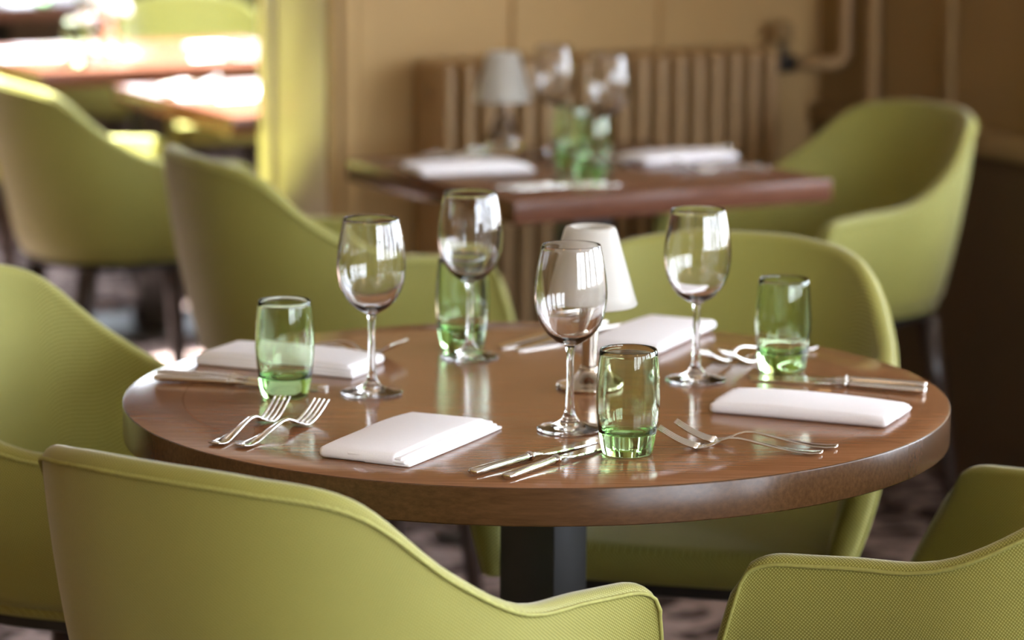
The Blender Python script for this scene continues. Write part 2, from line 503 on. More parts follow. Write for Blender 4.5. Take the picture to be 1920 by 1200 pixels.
# jamb panelling of the opening, architrave, wall stiles, dado rail
def strip(name, mat, size, loc, label=None, bevel=0.004):
    return struct(name, box_mesh(name, mat, size, (0, 0, 0), bevel), loc, YAW, None, label)
tn = [0]
def trim(mat, u0, u1, n0, n1, z0, z1, label, bevel=0.004):
    tn[0] += 1
    return strip('trim_%d' % tn[0], mat, (u1 - u0, n1 - n0, z1 - z0), un((u0 + u1) / 2, (n0 + n1) / 2, (z0 + z1) / 2), label, bevel)
trim(M['cream'], U_J - 0.006, U_J + 0.02, N_WALL + 0.012, N_WALL + T_WALL - 0.055, 0.0, 2.44, 'pale lining panel of the wall opening')
trim(M['cream'], U_J - 0.018, U_J + 0.03, N_WALL + T_WALL - 0.045, N_WALL + T_WALL + 0.02, 0.0, 2.46, 'far edge moulding of the wall opening')
trim(M['wall'], U_J - 0.004, U_J + 0.014, N_WALL - 0.022, N_WALL + 0.006, 0, 2.5, 'inner bead of the tan door surround')
trim(M['wall'], U_J + 0.018, U_J + 0.052, N_WALL - 0.028, N_WALL + 0.006, 0, 2.5, 'raised moulding of the tan door surround')
trim(M['wall'], U_J + 0.056, U_J + 0.09, N_WALL - 0.016, N_WALL + 0.006, 0, 2.5, 'outer flat of the tan door surround')
for uu in (3.045, 3.412):
    trim(M['wall'], uu - 0.007, uu + 0.007, N_WALL - 0.012, N_WALL + 0.005, 0.1, 2.6, 'thin upright wall panel moulding above the radiator, at %.2f' % uu if False else None, 0.003)
# right wall: dado rail, dark panelling below, upright mouldings
tn[0] += 1
strip('trim_%d' % tn[0], M['wall_r'], (0.03, 1.0, 0.05), un(U_R - 0.015, N_WALL - 0.5, 0.738), 'dado rail on the brown side wall')
tn[0] += 1
strip('trim_%d' % tn[0], M['dado'], (0.012, 6.5, 0.71), un(U_R - 0.006, N_WALL - 3.25, 0.356), 'dark brown panelling under the dado rail', 0.002)
for nn in (5.333, 5.02):
    tn[0] += 1
    strip('trim_%d' % tn[0], M['wall_r'], (0.02, 0.03, 1.9), un(U_R - 0.01, nn, 1.68), None)

# ------------------------------------------------------------------ added unseen globes that give the near room warm fill
def fill_globe(label, u, n, power):
    o = thing('warm_fill_globe', label, 'lamp', un(u, n, 2.25), 0, 'added warm fill globes out of view')
    m, nt, N, L, b = new_mat('warm_fill_glow')
    b.inputs['Base Color'].default_value = (1, 0.9, 0.75, 1)
    b.inputs['Emission Color'].default_value = (1.0, 0.62, 0.30, 1)
    b.inputs['Emission Strength'].default_value = power
    add('globe', lathe('globe', [(0, -0.16)] + [(0.16 * math.sin(PI * k / 16), -0.16 * math.cos(PI * k / 16)) for k in range(1, 15)] + [(0.05, 0.155)], m, 32), o)
    add('fitting', lathe('fitting', [(0.052, 0.15), (0.052, 0.19), (0.012, 0.2), (0.012, 0.54), (0.06, 0.545), (0.06, 0.55)], M['nickel'], 20), o)
FILL_POWER = 9.0
fill_globe('added warm fill globe left of the viewer', -0.6, 1.6, FILL_POWER)
fill_globe('added warm fill globe right of the viewer', 2.0, 0.4, FILL_POWER)

# ------------------------------------------------------------------ chairs
S = dict(w=.2634, wf=.2831, b=.3036, n=2.388, yt=.1907, yb=.2629, kx=.8268, kb=.775, z0=.4556, bul=.0094)
HN = [.8405, .8358, .8132, .7334, .6794, .6673, .6598]
KN = [0, .18, .34, .5, .66, .83, 1.0]
def herm(x):
    m = [0.0] * 7
    for i in range(1, 6): m[i] = (HN[i + 1] - HN[i - 1]) / (KN[i + 1] - KN[i - 1])
    m[6] = (HN[6] - HN[5]) / (KN[6] - KN[5])
    k = 0
    while k < 5 and x >= KN[k + 1]: k += 1
    d = KN[k + 1] - KN[k]; t = (x - KN[k]) / d
    return (2 * t**3 - 3 * t * t + 1) * HN[k] + (t**3 - 2 * t * t + t) * d * m[k] + (-2 * t**3 + 3 * t * t) * HN[k + 1] + (t**3 - t * t) * d * m[k + 1]

def chair_plan(NA=26, NB=60):
    pts = []
    for i in range(NA):
        a = 1 - i / NA
        pts.append((S['w'] + (S['wf'] - S['w']) * a * a, a))
    for i in range(NB + 1):
        t = PI * i / NB
        c, s_ = math.cos(t), math.sin(t)
        x = S['w'] * math.copysign(abs(c) ** (2 / S['n']), c)
        pts.append((x, -abs(s_) ** (2 / S['n'])))
    for i in range(NA):
        a = (i + 1) / NA
        pts.append((-(S['w'] + (S['wf'] - S['w']) * a * a), a))
    return pts

def chair_columns():
    pl = chair_plan()
    top = [(x, tt * S['yt'] if tt > 0 else tt * S['b']) for x, tt in pl]
    bot = [(x * S['kx'], tt * S['yb'] if tt > 0 else tt * S['b'] * S['kb']) for x, tt in pl]
    sl = [0.0]
    for a, b in zip(top, top[1:]): sl.append(sl[-1] + math.hypot(b[0] - a[0], b[1] - a[1]))
    half = sl[-1] / 2
    cols = []
    n = len(top)
    for j in range(n):
        zt = herm(abs(sl[j] - half) / half)
        a, b = top[max(j - 1, 0)], top[min(j + 1, n - 1)]
        tx, ty = b[0] - a[0], b[1] - a[1]
        l = math.hypot(tx, ty)
        nx, ny = ty / l, -tx / l          # outward
        if nx * top[j][0] + ny * min(top[j][1], 0) < 0: nx, ny = -nx, -ny
        # round the arm tips off: near the end the rim drops
        e = min(sl[j], sl[-1] - sl[j])
        rr = 0.045
        if e < rr:
            zt -= rr * 0.55 * (1 - math.sqrt(max(0, 1 - (1 - e / rr) ** 2)))
        cols.append(dict(t=top[j], b=bot[j], z=zt, nx=nx, ny=ny, s=sl[j] - half))
    return cols

def outer_pt(c, v):
    """v 0 top .. 1 bottom on the outer face"""
    x = c['t'][0] * (1 - v) + c['b'][0] * v
    y = c['t'][1] * (1 - v) + c['b'][1] * v
    z = c['z'] * (1 - v) + S['z0'] * v
    k = 4 * v * (1 - v) * S['bul']
    return Vector((x + k * c['nx'], y + k * c['ny'], z))

def make_chair_meshes():
    cols = chair_columns()
    n = len(cols)
    TH = 0.026
    # outer shell: rounded bottom edge up to the piping seam near the rim
    rows = [0.012 / 0.4] + [0.06, 0.12, 0.2, 0.3, 0.4, 0.5, 0.6, 0.7, 0.8, 0.88, 0.94]
    verts, uvs, faces = [], [], []
    R = len(rows) + 3
    for c in cols:
        for v in rows:
            p = outer_pt(c, v); verts.append(p); uvs.append((c['s'], p.z))
        p = outer_pt(c, 1.0)
        for ins, dz in ((0.006, 0.008), (0.016, 0.0), (0.05, -0.002)):
            q = Vector((p.x - c['nx'] * ins, p.y - c['ny'] * ins, S['z0'] + dz)); verts.append(q); uvs.append((c['s'], q.z - ins))
    for j in range(n - 1):
        for i in range(R - 1):
            faces.append((j * R + i, j * R + i + 1, (j + 1) * R + i + 1, (j + 1) * R + i))
    shell = fix_normals(mesh_data('shell', verts, faces, M['fabric'], True, uvs))
    # inner pad: from seam over the rim and down inside; arm ends closed
    verts, uvs, faces = [], [], []
    NR = None
    for c in cols:
        p0 = outer_pt(c, rows[0])
        nx, ny = c['nx'], c['ny']
        th = TH
        prof = []
        zt = c['z']
        zs = p0.z
        rr = th / 2
        for k in range(0, 9):
            a = PI * k / 8
            off = rr - rr * math.cos(a)
            zz = zs + (zt + 0.004 - zs) * 1.0 * math.sin(a) * 0.9 + 0.0
            prof.append((off, zz, 0.0))
        # inside face downwards
        for v in (0.08, 0.2, 0.35, 0.5, 0.65, 0.8, 0.92, 1.0):
            q = outer_pt(c, v)
            zz = zs + (0.462 - zs) * v
            prof.append((th + 0.012 * math.sin(PI * v), zz, v))
        NR = len(prof)
        cum = 0
        last = None
        for off, zz, v in prof:
            q = outer_pt(c, max(v, rows[0]))
            p = Vector((q.x - nx * off, q.y - ny * off, zz))
            if last is not None: cum += (p - last).length
            last = p
            verts.append(p); uvs.append((c['s'], c['z'] + cum))
    for j in range(n - 1):
        for i in range(NR - 1):
            faces.append((j * NR + i, (j + 1) * NR + i, (j + 1) * NR + i + 1, j * NR + i + 1))
    # arm end caps: bulged strip between outer edge and inner edge
    for j in (0, n - 1):
        c = cols[j]
        base = len(verts)
        K = 12
        tx, ty = (-c['ny'], c['nx'])
        # forward direction
        if ty < 0: tx, ty = -tx, -ty
        for k in range(K):
            v = rows[0] + (1 - rows[0]) * k / (K - 1)
            q = outer_pt(c, v)
            for m_, (off, fw) in enumerate(((0.0, 0.0), (0.006, 0.007), (TH * 0.5, 0.011), (TH - 0.004 + 0.012 * math.sin(PI * v), 0.007), (TH + 0.002 + 0.012 * math.sin(PI * v), -0.003))):
                if k == 0: fw = 0.0
                verts.append(Vector((q.x - c['nx'] * off + tx * fw, q.y - c['ny'] * off + ty * fw, q.z + ((c['z'] + 0.004 - q.z) * 0.9 * math.sin(math.acos(max(-1.0, 1 - off / (TH / 2)))) if k == 0 else 0))))
                uvs.append((c['s'] + off, q.z))
        for k in range(K - 1):
            for m_ in range(4):
                a = base + k * 5 + m_
                faces.append((a, a + 1, a + 6, a + 5))
    pad = fix_normals(mesh_data('inner_pad', verts, faces, M['fabric'], True, uvs))
    # piping along the rim seam and down the front edges of the arms
    path = []
    c0, c1 = cols[0], cols[-1]
    for v in [1.0, 0.85, 0.7, 0.55, 0.4, 0.28, 0.18, 0.11, 0.07]:
        p = outer_pt(c0, v); path.append(p)
    for c in cols:
        p = outer_pt(c, rows[0]); path.append(p + Vector((c['nx'], c['ny'], 0)) * 0.0015)
    for v in [0.07, 0.11, 0.18, 0.28, 0.4, 0.55, 0.7, 0.85, 1.0]:
        path.append(outer_pt(c1, v))
    pip = tube('piping', path, 0.0023, M['piping'], 6)
    # seat cushion
    ol = []
    for c in cols:
        q = outer_pt(c, 0.95)
        ol.append((q.x - c['nx'] * (TH - 0.018), q.y - c['ny'] * (TH - 0.018)))
    fy = 0.236
    ol = [(x, y) for x, y in ol if y < fy - 0.01]
    x0 = ol[0][0]; x1 = ol[-1][0]
    front = [(x1 + (x0 - x1) * k / 10, fy + 0.012 * math.sin(PI * k / 10)) for k in range(0, 11)]
    ol = ol + front
    ctr = (0, 0.0)
    verts, uvs, faces = [], [], []
    rings = [(0.97, 0.450), (1.0, 0.456), (1.0, 0.478), (0.985, 0.491), (0.955, 0.4985), (0.90, 0.502), (0.7, 0.505), (0.4, 0.507)]
    m = len(ol)
    for sc_, z in rings:
        for x, y in ol:
            p = (ctr[0] + (x - ctr[0]) * sc_, ctr[1] + (y - ctr[1]) * sc_, z)
            verts.append(p); uvs.append((p[0], p[1] + z))
    for r_ in range(len(rings) - 1):
        for k in range(m):
            k2 = (k + 1) % m
            faces.append((r_ * m + k, r_ * m + k2, (r_ + 1) * m + k2, (r_ + 1) * m + k))
    verts.append((0, 0, 0.5075)); uvs.append((0, .5))
    t = len(verts) - 1; r_ = len(rings) - 1
    for k in range(m):
        faces.append((r_ * m + k, r_ * m + (k + 1) % m, t))
    seat = fix_normals(mesh_data('seat_cushion', verts, faces, M['fabric'], True, uvs))
    # base frame
    verts, faces = [], []
    ob = []
    for c in cols:
        q = outer_pt(c, 1.0)
        if q.y < 0.225: ob.append((q.x - c['nx'] * 0.014, q.y - c['ny'] * 0.014))
    x0 = ob[0][0]; x1 = ob[-1][0]
    ob += [(x1 + (x0 - x1) * k / 10, 0.229 + 0.012 * math.sin(PI * k / 10)) for k in range(0, 11)]
    m = len(ob)
    for sc_, z in ((0.96, 0.432), (1.0, 0.436), (1.0, 0.4548), (0.9, 0.4552)):
        for x, y in ob: verts.append((x * sc_, y * sc_, z))
    for r_ in range(3):
        for k in range(m):
            faces.append((r_ * m + k, r_ * m + (k + 1) % m, (r_ + 1) * m + (k + 1) % m, (r_ + 1) * m + k))
    faces.append(tuple(range(m - 1, -1, -1)))
    base = mesh_data('base_frame', verts, faces, M['black'], False)
    legs = []
    for sx, sy in ((1, 1), (-1, 1), (1, -1), (-1, -1)):
        tx, ty = sx * 0.165, (0.165 if sy > 0 else -0.150)
        bx_, by_ = sx * 0.195, (0.195 if sy > 0 else -0.215)
        vv, ff = [], []
        for z, hw, f in ((0.440, 0.021, 0.0), (0.30, 0.019, 0.32), (0.12, 0.0155, 0.73), (0.0, 0.0125, 1.0)):
            cx, cy = tx + (bx_ - tx) * f, ty + (by_ - ty) * f
            for k in range(8):
                a = 2 * PI * k / 8 + PI / 8
                vv.append((cx + hw * 1.12 * math.cos(a), cy + hw * 1.12 * math.sin(a), z))
        for r_ in range(3):
            for k in range(8):
                k2 = (k + 1) % 8
                ff.append((r_ * 8 + k, (r_ + 1) * 8 + k, (r_ + 1) * 8 + k2, r_ * 8 + k2))
        ff.append(tuple(range(24, 32))[::-1]); ff.append(tuple(range(0, 8)))
        legs.append(mesh_data('leg', vv, ff, M['leg'], True))
    return shell, pad, pip, seat, base, legs

def make_chair():
    sh, pad, pip, seat, base, legs = make_chair_meshes()
    o = thing('tub_chair', '', 'chair')
    s_ = add('shell', sh, o)
    add('piping', pip, s_)
    add('inner_pad', pad, o)
    add('seat_cushion', seat, o)
    add('base_frame', base, o)
    for l in legs: add('leg', l, o)
    return o

chair0 = make_chair()
CHAIRS = [
    (-.186, 3.100, -33.9, 'green tub chair nearest the viewer, its back turned, at lower left'),
    (-.319, 5.438, -65.4, 'green tub chair with its back turned, tucked to the left of the square table'),
    (-.855, 6.722, -63.1, 'green tub chair with sunlit arm and dark legs, far left by the sunny opening'),
    (-.514, 3.886, -109.2, 'green tub chair at the left of the round table, its inside towards the viewer'),
    (.257, 4.102, 165.6, 'green tub chair tucked behind the round table, facing the viewer'),
    (.612, 6.032, 121.3, 'green tub chair against the dark wall, right of the square table'),
    (.566, 3.339, 56.4, 'green tub chair at the lower right corner, its coarse weave in focus'),
]
first = True
for x, y, a, lab in CHAIRS:
    c = chair0 if first else copy_tree(chair0)
    first = False
    c.location = (x, y, 0); c.rotation_euler = (0, 0, math.radians(a))
    tag(c, lab, 'chair', 'green tub chairs')
p = un(3.35, 8.32)
for (x, y, a, lab) in [(p.x, p.y, 27.5 + 180, 'pale sunlit green chair behind the far table, facing the viewer'),
                       (-1.56, 7.98, -62.5, 'shaded green chair at the left end of the far table, cut by the picture edge'),
                       (-1.22, 9.55, 60, 'small green chair in the distance under the farthest table')]:
    c = copy_tree(chair0)
    c.location = (x, y, 0); c.rotation_euler = (0, 0, math.radians(a))
    tag(c, lab, 'chair', 'green tub chairs')

# ------------------------------------------------------------------ tables
TC = Vector((0.0299, 3.6455, 0.0))
ZT = 0.75
TT = 0.042
def round_table():
    o = thing('round_table', 'round dark wood table in the middle, laid for four', 'table', TC)
    RI, RO = 0.428, 0.500
    prof = [(0, ZT - TT), (RI - 0.0006, ZT - TT), (RI - 0.0003, ZT - TT + 0.001), (RI - 0.0003, ZT - 0.0004), (RI - 0.0008, ZT), (0, ZT)]
    add('top_panel', lathe('top_panel', prof, M['top'], 128, smooth_angle=30), o)
    # four curved lipping pieces
    cuts = [math.radians(a) for a in (196, 327, 75, 140)]
    for q in range(4):
        a0 = cuts[q]; a1 = cuts[(q + 1) % 4]
        while a1 < a0: a1 += 2 * PI
        g = 0.0007
        a0 += g; a1 -= g
        n = max(8, int((a1 - a0) / math.radians(2.2)))
        sec = [(RI, ZT - TT), (RO - 0.0015, ZT - TT), (RO, ZT - TT + 0.0015), (RO, ZT - 0.0018), (RO - 0.0006, ZT - 0.0006), (RO - 0.0018, ZT), (RI, ZT)]
        vv, ff = [], []
        for i in range(n + 1):
            a = a0 + (a1 - a0) * i / n
            for r, z in sec: vv.append((r * math.cos(a), r * math.sin(a), z))
        m = len(sec)
        for i in range(n):
            for k in range(m):
                k2 = (k + 1) % m
                ff.append((i * m + k, (i + 1) * m + k, (i + 1) * m + k2, i * m + k2))
        ff.append(tuple(range(m))); ff.append(tuple(n * m + k for k in range(m))[::-1])
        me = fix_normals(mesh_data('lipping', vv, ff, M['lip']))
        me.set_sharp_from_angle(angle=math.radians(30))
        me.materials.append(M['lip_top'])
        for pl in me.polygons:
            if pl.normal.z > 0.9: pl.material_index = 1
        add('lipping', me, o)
    add('post', box_mesh('post', M['post'], (0.078, 0.078, ZT - TT - 0.012), (0.012, 0, (ZT - TT) / 2 + 0.005), 0.002, rotz=0.0), o).rotation_euler = (0, 0, math.radians(-32))
    add('foot_plate', lathe('foot_plate', [(0, 0), (.205, 0), (.207, .002), (.207, .009), (.203, .012), (0, .012)], M['post'], 48, smooth_angle=40), o)
    return o
round_table()

def square_table(label, c, rot, sx, sy, mat):
    o = thing('square_table', label, 'table', c, rot, 'square dark tables')
    add('tabletop', box_mesh('tabletop', mat, (sx, sy, TT), (0, 0, ZT - TT / 2), 0.0022), o)
    add('post', box_mesh('post', M['post'], (0.08, 0.08, ZT - TT - 0.012), (0, 0, (ZT - TT) / 2 + 0.006), 0.002), o)
    add('foot_plate', box_mesh('foot_plate', M['post'], (0.42, 0.42, 0.012), (0, 0, 0.006), 0.002), o)
    return o
A2 = math.radians(29.0)
u2 = Vector((math.cos(A2), math.sin(A2), 0)); n2 = Vector((-math.sin(A2), math.cos(A2), 0))
F2 = Vector((0.004, 5.349, 0))
T2S = 0.68
T2C = F2 + u2 * T2S / 2 + n2 * T2S / 2
square_table('square red-brown table in front of the radiator', T2C, A2, T2S, T2S, M['top2'])
cB = un(2.535 + 0.35, 6.205 + 0.375)
square_table('sunlit square table at the edge of the wall opening', cB, YAW, 0.70, 0.75, M['top2'])
cA = un(2.49 + 0.43, 7.36 + 0.38)
square_table('bright far table carrying a white lamp, behind the sunlit one', cA, YAW, 0.86, 0.76, M['top2'])
cC = Vector((-1.72, 10.15, 0))
square_table('farthest brown table at the upper left corner', cC, YAW, 0.75, 0.75, M['top2'])

# ------------------------------------------------------------------ radiator and pipes
RU0, RU1, RN0 = 2.790, 3.632, 5.685
rad = thing('radiator', 'tan cast iron column radiator on the back wall', 'radiator', un(RU0, RN0), YAW)
NS = 18
pit = (RU1 - RU0) / NS
RZ0, RZ1, RD = 0.10, 0.90, 0.15
def section_mesh():
    vv, ff = [], []
    # rounded column outline in x-y swept over z with a rounded top and bottom
    hw = 0.0150
    out = []
    K = 6
    for k in range(K + 1):
        a = PI + PI * k / K
        out.append((hw * math.cos(a), hw + hw * math.sin(a)))
    for k in range(K + 1):
        a = PI * k / K
        out.append((hw * math.cos(a), RD - hw + hw * math.sin(a)))
    rows = [(0.55, RZ0), (0.9, RZ0 + 0.008), (1.0, RZ0 + 0.03), (1.0, RZ1 - 0.035), (0.95, RZ1 - 0.015), (0.8, RZ1 - 0.004), (0.5, RZ1)]
    m = len(out)
    for s_, z in rows:
        for x, y in out: vv.append((x * s_, RD / 2 + (y - RD / 2) * (0.85 + 0.15 * s_), z))
    for r_ in range(len(rows) - 1):
        for k in range(m):
            k2 = (k + 1) % m
            ff.append((r_ * m + k, r_ * m + k2, (r_ + 1) * m + k2, (r_ + 1) * m + k))
    ff.append(tuple(range(m))[::-1]); ff.append(tuple((len(rows) - 1) * m + k for k in range(m)))
    return mesh_data('section', vv, ff, M['rad'])
sm_ = section_mesh()
for i in range(NS):
    add('section', sm_, rad, (pit * (i + 0.5), 0, 0))
for z in (0.16, 0.84):
    add('header', tube('header', [(0.005, RD / 2, z), (RU1 - RU0 - 0.005, RD / 2, z)], 0.022, M['rad'], 12), rad)
for x in (0.06, RU1 - RU0 - 0.06):
    add('foot', box_mesh('foot', M['rad'], (0.03, 0.09, 0.11), (x, RD / 2, 0.055), 0.006), rad)
# valve and pipes
def arcpath(pts, r=0.035, k=6):
    P = [Vector(p) for p in pts]; out = [P[0]]
    for a, b, c in zip(P, P[1:], P[2:]):
        d1 = (a - b).normalized(); d2 = (c - b).normalized()
        s0, s1 = b + d1 * r, b + d2 * r
        for i in range(k + 1):
            t = i / k
            out.append((1 - t) ** 2 * s0 + 2 * t * (1 - t) * b + t * t * s1)
    out.append(P[-1]); return out
vloc = un(RU1, RN0 + RD / 2, 0)
v = thing('radiator_valve', 'black radiator valve with round knob at the radiator end', 'valve', vloc + Vector((0, 0, 0.862)), YAW)
add('valve_body', tube('valve_body', [(0.0, 0, 0), (0.03, 0, 0), (0.031, 0, 0), (0.068, 0, 0)], [0.013, 0.013, 0.021, 0.021], M['valve'], 12), v)
add('spindle', tube('spindle', [(0.045, 0, 0.0), (0.045, 0, 0.05)], 0.009, M['valve'], 10), v)
add('knob', lathe('knob', [(0, 0.045), (0.018, 0.047), (0.022, 0.055), (0.022, 0.085), (0.016, 0.095), (0, 0.097)], M['wall_r'], 16), v).location = (0.045, 0, 0)
pp = arcpath([(0.0765, 0, 0), (0.168, -0.065, 0), (0.168, -0.065, 1.9)])
pipe = tag(add('heating_pipe', tube('heating_pipe', pp, 0.0145, M['rad'], 12), None, vloc + Vector((0, 0, 0.862)), YAW), 'tan pipe rising with an elbow from the radiator valve', 'pipe', 'heating pipes')
pv = un(3.80, 5.588)
tag(add('heating_pipe', tube('heating_pipe', [(0, 0, 0.0), (0, 0, 2.79)], 0.014, M['rad'], 12), None, pv, 0), 'straight upright tan pipe in the room corner', 'pipe', 'heating pipes')

# ------------------------------------------------------------------ glasses
WG_H = 0.2148
def wine_meshes():
    bo = [(.0055, .0965), (.0085, .0990), (.0140, .1020), (.0205, .1062), (.0275, .1128), (.0345, .1232), (.0390, .1352), (.0413, .1485), (.0419, .1600), (.0408, .1765), (.0378, .1955), (.0338, WG_H)]
    outer = smooth_prof(bo, 3)
    th = 0.0011
    inner_pts = [(.0, .1035), (.0070, .1042), (.0130, .1062), (.0195, .1098), (.0262, .1155), (.0330, .1250), (.0377, .1362), (.0401, .1487), (.0408, .1600), (.0398, .1764), (.0369, .1953), (.0330, WG_H - 0.0004)]
    inner = smooth_prof(inner_pts, 3)
    rim = [(.0336, WG_H + .0004), (.0332, WG_H + .0003)]
    bowl = lathe('bowl', outer + rim + inner[::-1], M['glass'], 64)
    stem = lathe('stem', smooth_prof([(.0070, .0180), (.0056, .024), (.0048, .034), (.0043, .055), (.0042, .075), (.0046, .089), (.0055, .0965)], 3), M['glass'], 32)
    foot = lathe('foot', [(0, 0.0004), (.030, 0.0002), (.0365, 0.0), (.0378, .0010), (.0376, .0022), (.035, .0030)] + smooth_prof([(.030, .0036), (.022, .0052), (.015, .0082), (.0100, .0125), (.0070, .0180)], 3), M['glass'], 64)
    return bowl, stem, foot
WGM = [fix_normals(m_) for m_ in wine_meshes()]
if sum(p_.center.x * p_.normal.x + p_.center.y * p_.normal.y for p_ in WGM[1].polygons) < 0:
    WGM[1].flip_normals()
wine0 = None
def wine_glass(label, x, y, z=ZT + 0.0006, group='wine glasses'):
    global wine0
    if wine0 is None:
        wine0 = thing('wine_glass', label, 'wine glass', (x, y, z), 0, group)
        add('bowl', WGM[0], wine0); add('stem', WGM[1], wine0); add('foot', WGM[2], wine0)
        return wine0
    c = copy_tree(wine0); c.location = (x, y, z); c.rotation_euler = (0, 0, random.uniform(0, 6))
    return tag(c, label, 'wine glass', group)

def tumbler_mesh():
    H = 0.117
    out = smooth_prof([(.0270, 0.0), (.0288, .0035), (.0308, .014), (.0332, .030), (.0350, .046), (.0357, .060), (.0353, .076), (.0341, .094), (.0318, H)], 3)
    inn = smooth_prof([(0, .0225), (.018, .0228), (.0262, .0245), (.0300, .030), (.0322, .042), (.0334, .056), (.0333, .072), (.0323, .092), (.0301, H - .0006)], 3)
    rim = [(.0313, H + .0006), (.0306, H + .0005)]
    return fix_normals(lathe('tumbler', [(0, 0.0012), (.020, 0.0010), (.0245, 0.0)] + out + rim + inn[::-1], M['green_glass'], 64))
TM = tumbler_mesh()
def tumbler(label, x, y, z=ZT + 0.0006, group='green tumblers'):
    return tag(add('tumbler', TM, None, (x, y, z), random.uniform(0, 6)), label, 'tumbler', group)

# ------------------------------------------------------------------ lamp
def shade_mesh(z0=0.104, z1=0.201, r0=0.0585, r1=0.0318):
    th = 0.0025
    prof = [(r0 - th, z0 + 0.001), (r0 - th * 0.5, z0), (r0, z0 + 0.0015)]
    prof += [(r0 + (r1 - r0) * t, z0 + (z1 - 0.004 - z0) * t) for t in (0.15, 0.4, 0.7, 0.92, 1.0)]
    prof += [(r1 - 0.0015, z1 - 0.0012), (r1 - 0.005, z1), (r1 - 0.009, z1 - 0.0005), (r1 - 0.011, z1 - 0.004), (r1 - 0.0105, z1 - 0.007)]
    prof += [(r1 - th - 0.001, z1 - 0.008)]
    prof += [(r0 - th + (r1 - r0) * t, z0 + (z1 - 0.008 - z0) * t) for t in (0.9, 0.6, 0.3, 0.0)]
    return lathe('shade', prof, M['frost'], 64)
SHM = shade_mesh()
def table_lamp(label, x, y, kind, z=ZT):
    o = thing('table_lamp', label, 'lamp', (x, y, z), 0, 'small table lamps')
    if kind == 'nickel':
        add('foot', lathe('foot', [(0, 0), (.0385, 0), (.0402, .002), (.0398, .0045), (.037, .006)] + smooth_prof([(.034, .0068), (.026, .0095), (.018, .0145), (.0125, .020), (.0108, .0235)], 3) + [(0, .0235)], M['nickel'], 48), o)
        add('collar', lathe('collar', [(.0100, .0228), (.0120, .0238), (.0124, .0255), (.0112, .0272), (.0088, .0282)], M['nickel'], 32), o)
        add('stem', lathe('stem', smooth_prof([(.0084, .0278), (.0092, .045), (.0104, .066), (.0118, .088), (.0124, .100)], 3) + [(.030, .1015), (.030, .104), (0, .104)], M['nickel'], 32, smooth_angle=45), o)
    else:
        add('glass_base', fix_normals(lathe('glass_base', [(0, 0.001), (.030, 0)] + smooth_prof([(.034, .003), (.036, .012), (.033, .03), (.024, .052), (.015, .075), (.011, .095)], 3) + [(.011, .100), (0, .100)], M['glass'], 40)), o)
        add('holder', lathe('holder', [(0, .100), (.013, .100), (.013, .104), (.030, .1045), (.030, .107), (0, .107)], M['nickel'], 24, smooth_angle=40), o)
    add('shade', SHM, o)
    return o

# ------------------------------------------------------------------ cutlery
def fork_meshes():
    # centre line: (s, z centre), widths
    prof = [(0.000, .0042, .0085), (.004, .0034, .0100), (.014, .0026, .0104), (.030, .0030, .0085), (.050, .0052, .0058), (.070, .0086, .0040), (.088, .0120, .0031), (.102, .0140, .0028), (.113, .0138, .0029), (.122, .0112, .0040), (.130, .0074, .0075), (.138, .0044, .0112), (.146, .0030, .0124), (.153, .0030, .0124)]
    th = 0.0011
    vv, ff = [], []
    for i, (s_, z, w) in enumerate(prof):
        t = th * (1.5 if 0.05 < s_ < 0.125 else 1.0)
        for k in range(8):
            a = 2 * PI * k / 8
            ca, sa = math.cos(a), math.sin(a)
            vv.append((s_ * 0.93, w * math.copysign(abs(ca) ** 0.7, ca), z + t * sa))
    n = len(prof)
    for i in range(n - 1):
        for k in range(8):
            k2 = (k + 1) % 8
            ff.append((i * 8 + k, i * 8 + k2, (i + 1) * 8 + k2, (i + 1) * 8 + k))
    ff.append(tuple(range(8))[::-1]); ff.append(tuple((n - 1) * 8 + k for k in range(8)))
    body = fix_normals(mesh_data('handle', vv, ff, M['steel']))
    tines = []
    for q in range(4):
        y0 = (-1.5 + q) * 0.0066
        pts = []
        for t in range(8):
            f = t / 7
            pts.append(Vector((.1395 + .0455 * f, y0 * (1 - 0.06 * f), .0030 + .0200 * (f ** 1.55))))
        rad_ = [.0019 - .0008 * (t / 7) for t in range(8)]
        tines.append(tube('tine', pts, rad_, M['steel'], 6))
    return body, tines
FB, FT = fork_meshes()
fork0 = None
def fork(label, x, y, deg, z=ZT, group='forks'):
    global fork0
    if fork0 is None:
        o = thing('fork', label, 'fork', (x, y, z + 0.0), math.radians(deg), group)
        add('handle', FB, o)
        for t in FT: add('tine', t, o)
        fork0 = o; return o
    c = copy_tree(fork0); c.location = (x, y, z); c.rotation_euler = (0, 0, math.radians(deg))
    return tag(c, label, 'fork', group)

